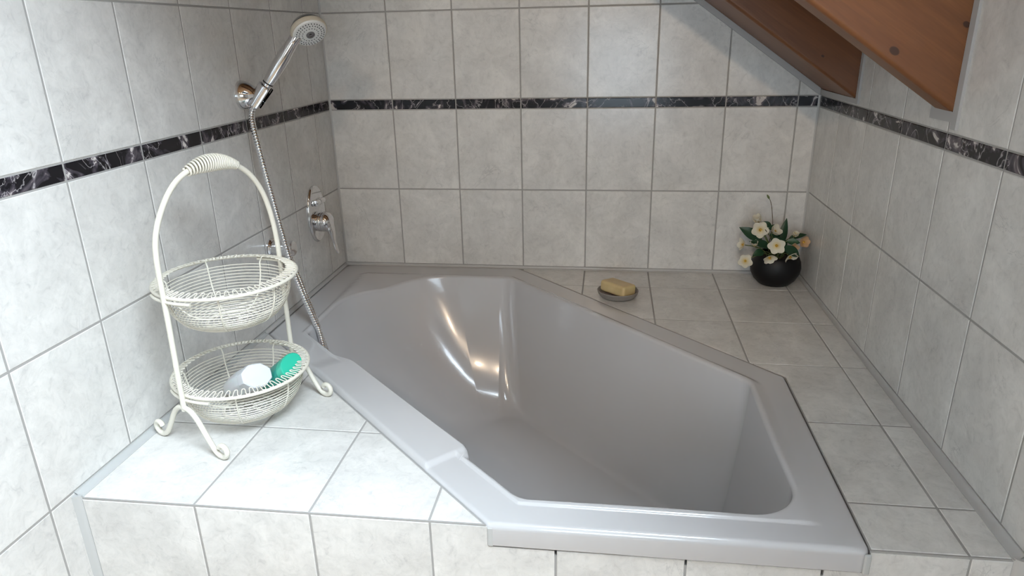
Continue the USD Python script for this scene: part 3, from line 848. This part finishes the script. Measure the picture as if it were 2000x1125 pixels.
for s_ in (0.002, 0.268):
    for q in (1, -1):
        curve = [(0.0, 0.083), (0.016, 0.081), (0.030, 0.070), (0.046, 0.047), (0.062, 0.023), (0.076, 0.0085), (0.088, 0.0052), (0.098, 0.0095), (0.1025, 0.0190), (0.098, 0.0275), (0.089, 0.0290), (0.0825, 0.0225)]
        if s_ < 0.1 and q > 0:
            curve = [(t * 0.99, z) for t, z in curve]
        obj("foot", tube(spline([at(s_, z, q * t) for t, z in curve], 60), 0.0050, 12), "cream_paint", stand, MID, smooth=60)


def basket(zr):
    c = at(0.138, zr)
    ring = lambda R_, z, n=120: np.array([c + R_ * (math.cos(t) * RA_ + math.sin(t) * RBv) + Z * z for t in np.arange(n) * 2 * np.pi / n])
    Rm, D_ = 0.129, 0.088
    rim = obj("basket", tube(ring(Rm, 0.0), 0.0033, 10, True), "cream_paint", stand, MID, smooth=60)
    th_ = np.linspace(0, 2 * np.pi, 1100, endpoint=False)
    N_ = 54
    w_ = np.sin(N_ * th_)
    rad = Rm - 0.010 + 0.0095 * np.sign(w_) * np.abs(w_) ** 0.6
    th2 = th_ - 0.40 / N_ * np.sin(2 * N_ * th_)
    sc = c + rad[:, None] * (np.cos(th2)[:, None] * RA_ + np.sin(th2)[:, None] * RBv) + Z * (0.0045 - 0.0015 * w_)[:, None]
    obj("looped_wire", tube(sc, 0.00115, 6, True), "cream_paint", rim, MID, smooth=60)

    def wall_r(q):          # q: 0 at the rim .. 1 at the bottom ring
        a = q * np.pi / 2
        return 0.046 + (Rm - 0.012 - 0.046) * np.cos(a) ** 0.80, -0.004 - (D_ - 0.004) * np.sin(a) ** 1.05

    wires = []
    for q in np.linspace(0.08, 0.985, 19):
        r_, z_ = wall_r(q)
        wires.append(tube(ring(r_, z_, 90), 0.0010, 5, True))
    for r_ in (0.036, 0.027, 0.018, 0.010):
        wires.append(tube(ring(r_, -D_, 50), 0.0010, 5, True))
    obj("wire_rings", cat_(wires), "cream_paint", rim, MID, smooth=60, kind="stuff")
    for k in range(7):
        t = 2 * np.pi * (k + 0.35) / 7
        dv = math.cos(t) * RA_ + math.sin(t) * RBv
        pts = [c + dv * (Rm - 0.001) + Z * 0.001] + [c + dv * (wall_r(q)[0] + 0.002 * 0) + Z * wall_r(q)[1] for q in np.linspace(0.05, 1, 14)] + [c + dv * 0.010 - Z * D_]
        obj("rib", tube(np.array(pts), 0.0017, 7), "cream_paint", rim, MID, smooth=60)
    obj("base_ring", tube(ring(0.046, -D_ - 0.001, 70), 0.0024, 8, True), "cream_paint", rim, MID, smooth=60)
    for s_, cdir in ((0, -1), (1, 1)):
        aa = np.linspace(-0.42, 0.42, 22) + (np.pi if s_ == 0 else 0)
        pts = np.array([c + (Rm + 0.003) * (math.cos(t) * RA_ + math.sin(t) * RBv) - Z * 0.0075 for t in aa])
        obj("bracket_arc", tube(pts, 0.0030, 8), "cream_paint", stand, MID, smooth=60)
    return c


cb_up = basket(0.300)
cb_lo = basket(0.106)

# ------------------------------------------------------------------ bottles in the lower basket
def bottle(name, label, cap_c, d, L_, prof_body, cap_pts, sx, sy, m_cap, m_body, up):
    d = np.asarray(d, float) / np.linalg.norm(d)
    a = np.asarray(up, float); a = a - d * (a @ d); a /= np.linalg.norm(a)
    b = np.cross(d, a)
    t = thing(name, label, "bottle", cap_c)
    n = len(cap_pts)
    mk = lambda sc, h: cap_c + d * h + sc * (sx * cap_pts[:, :1] * b + sy * cap_pts[:, 1:] * a)
    obj("cap", rings([mk(0.001, -0.001), mk(0.90, -0.001), mk(0.97, 0.0008), mk(1.0, 0.004), mk(1.0, 0.020), mk(0.9, 0.021), mk(0.001, 0.021)]), m_cap, t, cap_c, smooth=30)
    obj("body", rings([mk(0.001, 0.0205)] + [mk(s_, 0.0205 + h * (L_ - 0.0205)) for s_, h in prof_body] + [mk(0.001, L_ + 0.001)]), m_body, t, cap_c, smooth=40)


oct_ = []
for k in range(8):
    a0 = math.radians(22.5 + 45 * k)
    a1 = math.radians(22.5 + 45 * (k + 1))
    for q in np.linspace(0, 1, 6)[:-1]:
        oct_.append(((1 - q) * math.cos(a0) + q * math.cos(a1), (1 - q) * math.sin(a0) + q * math.sin(a1)))
oct_ = np.array(oct_)
rl = np.linalg.norm(oct_, axis=1, keepdims=True)
oct_ = oct_ * (0.75 + 0.25 / rl)
cir = np.array([(math.cos(t), math.sin(t)) for t in np.arange(48) * 2 * np.pi / 48])
bottle("shampoo_bottle", "white bottle with an eight-sided cap lying in the lower basket", np.array([0.199, -1.000, 0.103]), (-0.105, 0.060, -0.072), 0.125,
       [(0.93, 0.0), (1.0, 0.06), (0.98, 0.4), (0.86, 0.75), (0.6, 0.95), (0.4, 1.0)], oct_, 0.0330, 0.0258, "white_plastic", "frosted_plastic", CAM_UP - 0.15 * CAM_RIGHT)
bottle("shampoo_bottle", "green bottle with a bright green end lying at the right of the lower basket", np.array([0.2545, -0.9625, 0.1115]), (-0.085, 0.041, -0.071), 0.122,
       [(0.93, 0.0), (1.0, 0.06), (0.98, 0.4), (0.86, 0.7), (0.5, 0.95), (0.3, 1.0)], cir, 0.0205, 0.0290, "green_plastic", "teal_plastic", CAM_RIGHT * 0.9 + CAM_UP)

# ------------------------------------------------------------------ soap dish and soap
SC = np.array([0.9075, -0.237, 0.0])
sdish = obj("soap_dish", lathe([(0.0, 0.001), (0.042, 0.001), (0.050, 0.004), (0.057, 0.013), (0.0595, 0.021), (0.0585, 0.0225), (0.0560, 0.0215), (0.050, 0.011), (0.042, 0.0075), (0.0, 0.007)], SC, n=60,
            basis=(rotm((0, 0, 1), -15) @ X, rotm((0, 0, 1), -15) @ Y * 0.93, Z)), "dish_grey", loc=(0, 0, 0), smooth=40)
tag(sdish, "round grey soap dish on the tiled deck behind the tub", "soap dish")
so = rbox((0.093, 0.055, 0.034), (0, 0, 0), 0.009, seg=5)
sv_ = so[0].copy()
sv_[:, 2] -= 0.0030 * (1 - (sv_[:, 0] / 0.047) ** 2) * (sv_[:, 2] > 0)
Rs = rotm((0, 0, 1), -43) @ rotm((1, 0, 0), -4)
sv_ = sv_ @ Rs.T + SC + np.array([0.0, 0.002, 0.0285])
tag(obj("soap_bar", (sv_, so[1]), "soap", smooth=True), "yellowish worn bar of soap lying in the grey dish", "soap")

# ------------------------------------------------------------------ potted artificial flowers
PC = np.array([1.373, -0.083, 0.0])
pot = thing("flower_pot", "round matt black pot of white artificial flowers in the rear right corner", "potted flowers", PC)
obj("pot", lathe([(0.0, 0.0005), (0.038, 0.0005), (0.046, 0.004), (0.060, 0.018), (0.070, 0.038), (0.0725, 0.054), (0.070, 0.072), (0.064, 0.086), (0.060, 0.092), (0.058, 0.093), (0.0565, 0.091), (0.060, 0.083), (0.062, 0.075), (0.0, 0.074)], PC, n=64), "pot_black", pot, PC, smooth=40)
obj("soil", lathe([(0.0, 0.074), (0.0605, 0.074), (0.060, 0.078), (0.03, 0.081), (0.0, 0.082)], PC, n=32), "soil", pot, PC, smooth=60)


def petal_mesh(L_, w, cup, d, nrm, base, n=7):
    """A cupped petal from base along d; nrm is the side it curls to."""
    d = d / np.linalg.norm(d)
    nrm = nrm - d * (nrm @ d); nrm /= np.linalg.norm(nrm)
    s = np.cross(d, nrm)
    top, bot = [], []
    for i in range(n):
        t = i / (n - 1)
        ww = w * (math.sin(math.pi * min(0.96, 0.10 + 0.80 * t ** 0.85)) ** 0.75)
        row = []
        for j in range(5):
            q = (j - 2) / 2
            row.append(base + d * (L_ * t * (1 - 0.06 * q * q)) + s * ww * q + nrm * (cup * (t ** 1.6) * L_ + 0.22 * ww * q * q))
        top.append(row)
    top = np.array(top)
    v = np.vstack([top.reshape(-1, 3), (top - nrm * 0.0009).reshape(-1, 3)])
    f = []
    m_ = n * 5
    for i in range(n - 1):
        for j in range(4):
            a = i * 5 + j
            f += [[a, a + 1, a + 6], [a, a + 6, a + 5], [m_ + a, m_ + a + 6, m_ + a + 1], [m_ + a, m_ + a + 5, m_ + a + 6]]
    rim_ = [j for j in range(5)] + [i * 5 + 4 for i in range(1, n)] + [(n - 1) * 5 + j for j in (3, 2, 1, 0)] + [i * 5 for i in range(n - 2, 0, -1)]
    for a, b in zip(rim_, rim_[1:] + rim_[:1]):
        f += [[a, m_ + a, b], [b, m_ + a, m_ + b]]
    return v, np.array(f)


def flower(c, n, R_, petals, mtl, cup=0.35, a0=0.0, spread=1.0):
    c, n = np.asarray(c, float), np.asarray(n, float) / np.linalg.norm(n)
    a, b, _ = frame_for(n)
    xf = UsdGeom.Xform.Define(stage, numbered(str(pot.GetPath()), "flower"))
    xf.AddTranslateOp().Set(Gf.Vec3d(*(c - PC).tolist()))
    base = np.zeros(3)
    for k in range(petals):
        t = a0 + 2 * np.pi * k / petals + rng.uniform(-0.1, 0.1)
        dv = (math.cos(t) * a + math.sin(t) * b) * spread + n * (0.25 + 0.9 * (1 - spread))
        me = petal_mesh(R_ * rng.uniform(0.92, 1.06), R_ * 0.50, cup * rng.uniform(0.7, 1.2), dv, n, base)
        obj("petal", me, mtl, xf, smooth=60)
    obj("flower_centre", cat_([lathe([(0.0, 0.0), (R_ * 0.14, 0.0), (R_ * 0.15, R_ * 0.10), (R_ * 0.08, R_ * 0.2), (0.0, R_ * 0.22)], base + n * 0.001, n, n=12)]
        + [tube([base + n * 0.002, base + n * R_ * 0.38 + R_ * 0.12 * (math.cos(q) * a + math.sin(q) * b)], 0.0006, 5) for q in np.arange(6) * np.pi / 3]), "stamen", xf, smooth=40)
    root = PC + np.array([0, 0, 0.078]) + 0.25 * (c - PC) * np.array([1, 1, 0])
    mid_ = mix(root, c, 0.55) + Z * 0.014
    obj("stem", tube(spline([root, mid_, c - n * 0.004, c], 14), 0.0013, 6), "stem_green", xf, loc=c, smooth=60)


TOCAM = lambda c: (CAM_POS - np.asarray(c)) / np.linalg.norm(CAM_POS - np.asarray(c))
for c, n, R_, k, mtl, cup, a0, sp in [
    ((1.307, -0.140, 0.180), (-0.30, -1.0, 0.30), 0.027, 5, "petal_white", 0.25, 0.5, 1.0),
    ((1.306, -0.112, 0.196), (-0.5, -0.3, 1.0), 0.024, 4, "petal_white", 0.25, 0.2, 0.55),
    ((1.352, -0.100, 0.163), (0.65, -0.6, 0.7), 0.026, 4, "petal_white", 0.25, 0.9, 0.75),
    ((1.354, -0.148, 0.137), (-0.15, -1.0, 0.10), 0.027, 5, "petal_white", 0.15, 1.2, 1.0),
    ((1.276, -0.128, 0.082), (-0.15, -1.0, 0.35), 0.023, 5, "petal_white", 0.15, 0.3, 1.0),
    ((1.272, -0.110, 0.126), (-1.0, -0.35, 0.25), 0.022, 4, "petal_white", 0.2, 0.4, 0.85),
    ((1.302, -0.115, 0.126), (-0.3, -0.4, 1.0), 0.018, 4, "petal_white", 0.3, 0.4, 0.7),
    ((1.337, -0.152, 0.104), (0.15, -0.7, -0.5), 0.024, 5, "petal_white", 0.15, 0.9, 0.9),
    ((1.394, -0.140, 0.104), (0.45, -0.6, -0.45), 0.026, 4, "petal_white", 0.2, 0.1, 0.95),
    ((1.416, -0.090, 0.150), (0.1, -0.55, 0.8), 0.018, 5, "petal_white", 0.1, 0.2, 0.45),
    ((1.440, -0.098, 0.134), (0.2, -1.0, 0.25), 0.021, 5, "petal_peach", 0.25, 0.7, 0.85),
    ((1.408, -0.115, 0.122), (0.3, -0.9, 0.1), 0.018, 4, "petal_peach", 0.25, 0.2, 0.8),
]:
    flower(c, n, R_, k, mtl, cup, a0, sp)


def leaf(b, t, w, nrm, sag=0.006):
    b, t = np.asarray(b, float), np.asarray(t, float)
    d = t - b
    L_ = np.linalg.norm(d)
    d /= L_
    nrm = np.asarray(nrm, float); nrm = nrm - d * (nrm @ d); nrm /= np.linalg.norm(nrm)
    s = np.cross(d, nrm)
    top = []
    n = 11
    for i in range(n):
        q = i / (n - 1)
        ww = w * max(0.02, math.sin(math.pi * q ** 0.85)) ** 0.9
        top.append([b + d * L_ * q + s * ww * j + nrm * (-sag * 4 * (q - 0.5) ** 2 + sag + 0.25 * ww * abs(j)) for j in (-1, -0.5, 0, 0.5, 1)])
    top = np.array(top)
    v = np.vstack([top.reshape(-1, 3), (top - nrm * 0.0008).reshape(-1, 3)])
    f, m_ = [], n * 5
    for i in range(n - 1):
        for j in range(4):
            a = i * 5 + j
            f += [[a, a + 1, a + 6], [a, a + 6, a + 5], [m_ + a, m_ + a + 6, m_ + a + 1], [m_ + a, m_ + a + 5, m_ + a + 6]]
    lf = obj("leaf", (v, np.array(f)), "leaf", pot, PC, smooth=40)
    root = PC + Z * 0.078 + 0.2 * (b - PC) * np.array([1, 1, 0])
    obj("leaf_stalk", tube(spline([root, mix(root, b, 0.6) + Z * 0.008, b, b + d * 0.004], 10), 0.0012, 6), "stem_green", lf, PC, smooth=60)


for b, t, w, nrm, sag in [
    ((1.322, -0.105, 0.140), (1.256, -0.098, 0.176), 0.0165, (-0.3, -1.0, 0.6), 0.004),
    ((1.350, -0.085, 0.176), (1.318, -0.085, 0.189), 0.0085, (0.0, -1.0, 0.5), 0.003),
    ((1.340, -0.090, 0.170), (1.374, -0.072, 0.173), 0.0085, (0.0, -1.0, 0.5), 0.003),
    ((1.384, -0.078, 0.112), (1.398, -0.052, 0.193), 0.0125, (-0.6, -1.0, 0.0), 0.003),
    ((1.425, -0.128, 0.102), (1.362, -0.150, 0.134), 0.0150, (0.1, -1.0, 0.7), 0.006),
    ((1.392, -0.100, 0.136), (1.430, -0.104, 0.133), 0.0100, (0.0, -1.0, 0.6), 0.003),
    ((1.404, -0.072, 0.136), (1.456, -0.066, 0.148), 0.0085, (0.0, -0.8, 0.8), 0.004),
    ((1.350, -0.110, 0.118), (1.285, -0.114, 0.138), 0.0125, (0.0, -0.8, 0.7), 0.006),
    ((1.375, -0.085, 0.128), (1.345, -0.092, 0.156), 0.0140, (0.0, -1.0, 0.3), 0.004),
    ((1.395, -0.090, 0.110), (1.360, -0.098, 0.150), 0.0150, (0.1, -1.0, 0.2), 0.004),
    ((1.330, -0.110, 0.105), (1.296, -0.122, 0.098), 0.0120, (-0.2, -0.8, 0.6), 0.005),
]:
    leaf(b, t, w, nrm, sag)
tw = spline([PC + np.array([-0.012, 0, 0.08]), (1.350, -0.085, 0.150), (1.353, -0.080, 0.180), (1.349, -0.080, 0.210), (1.342, -0.080, 0.245), (1.333, -0.080, 0.262)], 30)
obj("twig", tube(tw, np.linspace(0.0012, 0.0008, 30), 6), "stem_brown", pot, PC, smooth=60)
obj("bud", lathe([(0.0, -0.006), (0.0022, -0.004), (0.0032, 0.0), (0.0022, 0.006), (0.0, 0.010)], tw[-1], (-0.5, 0, 0.8), n=12), "stem_green", pot, PC, smooth=60)
tw2 = spline([(1.352, -0.115, 0.120), (1.345, -0.135, 0.148), (1.330, -0.155, 0.168), (1.318, -0.150, 0.184)], 20)
obj("twig", tube(tw2, 0.0011, 6), "stem_brown", pot, PC, smooth=60)
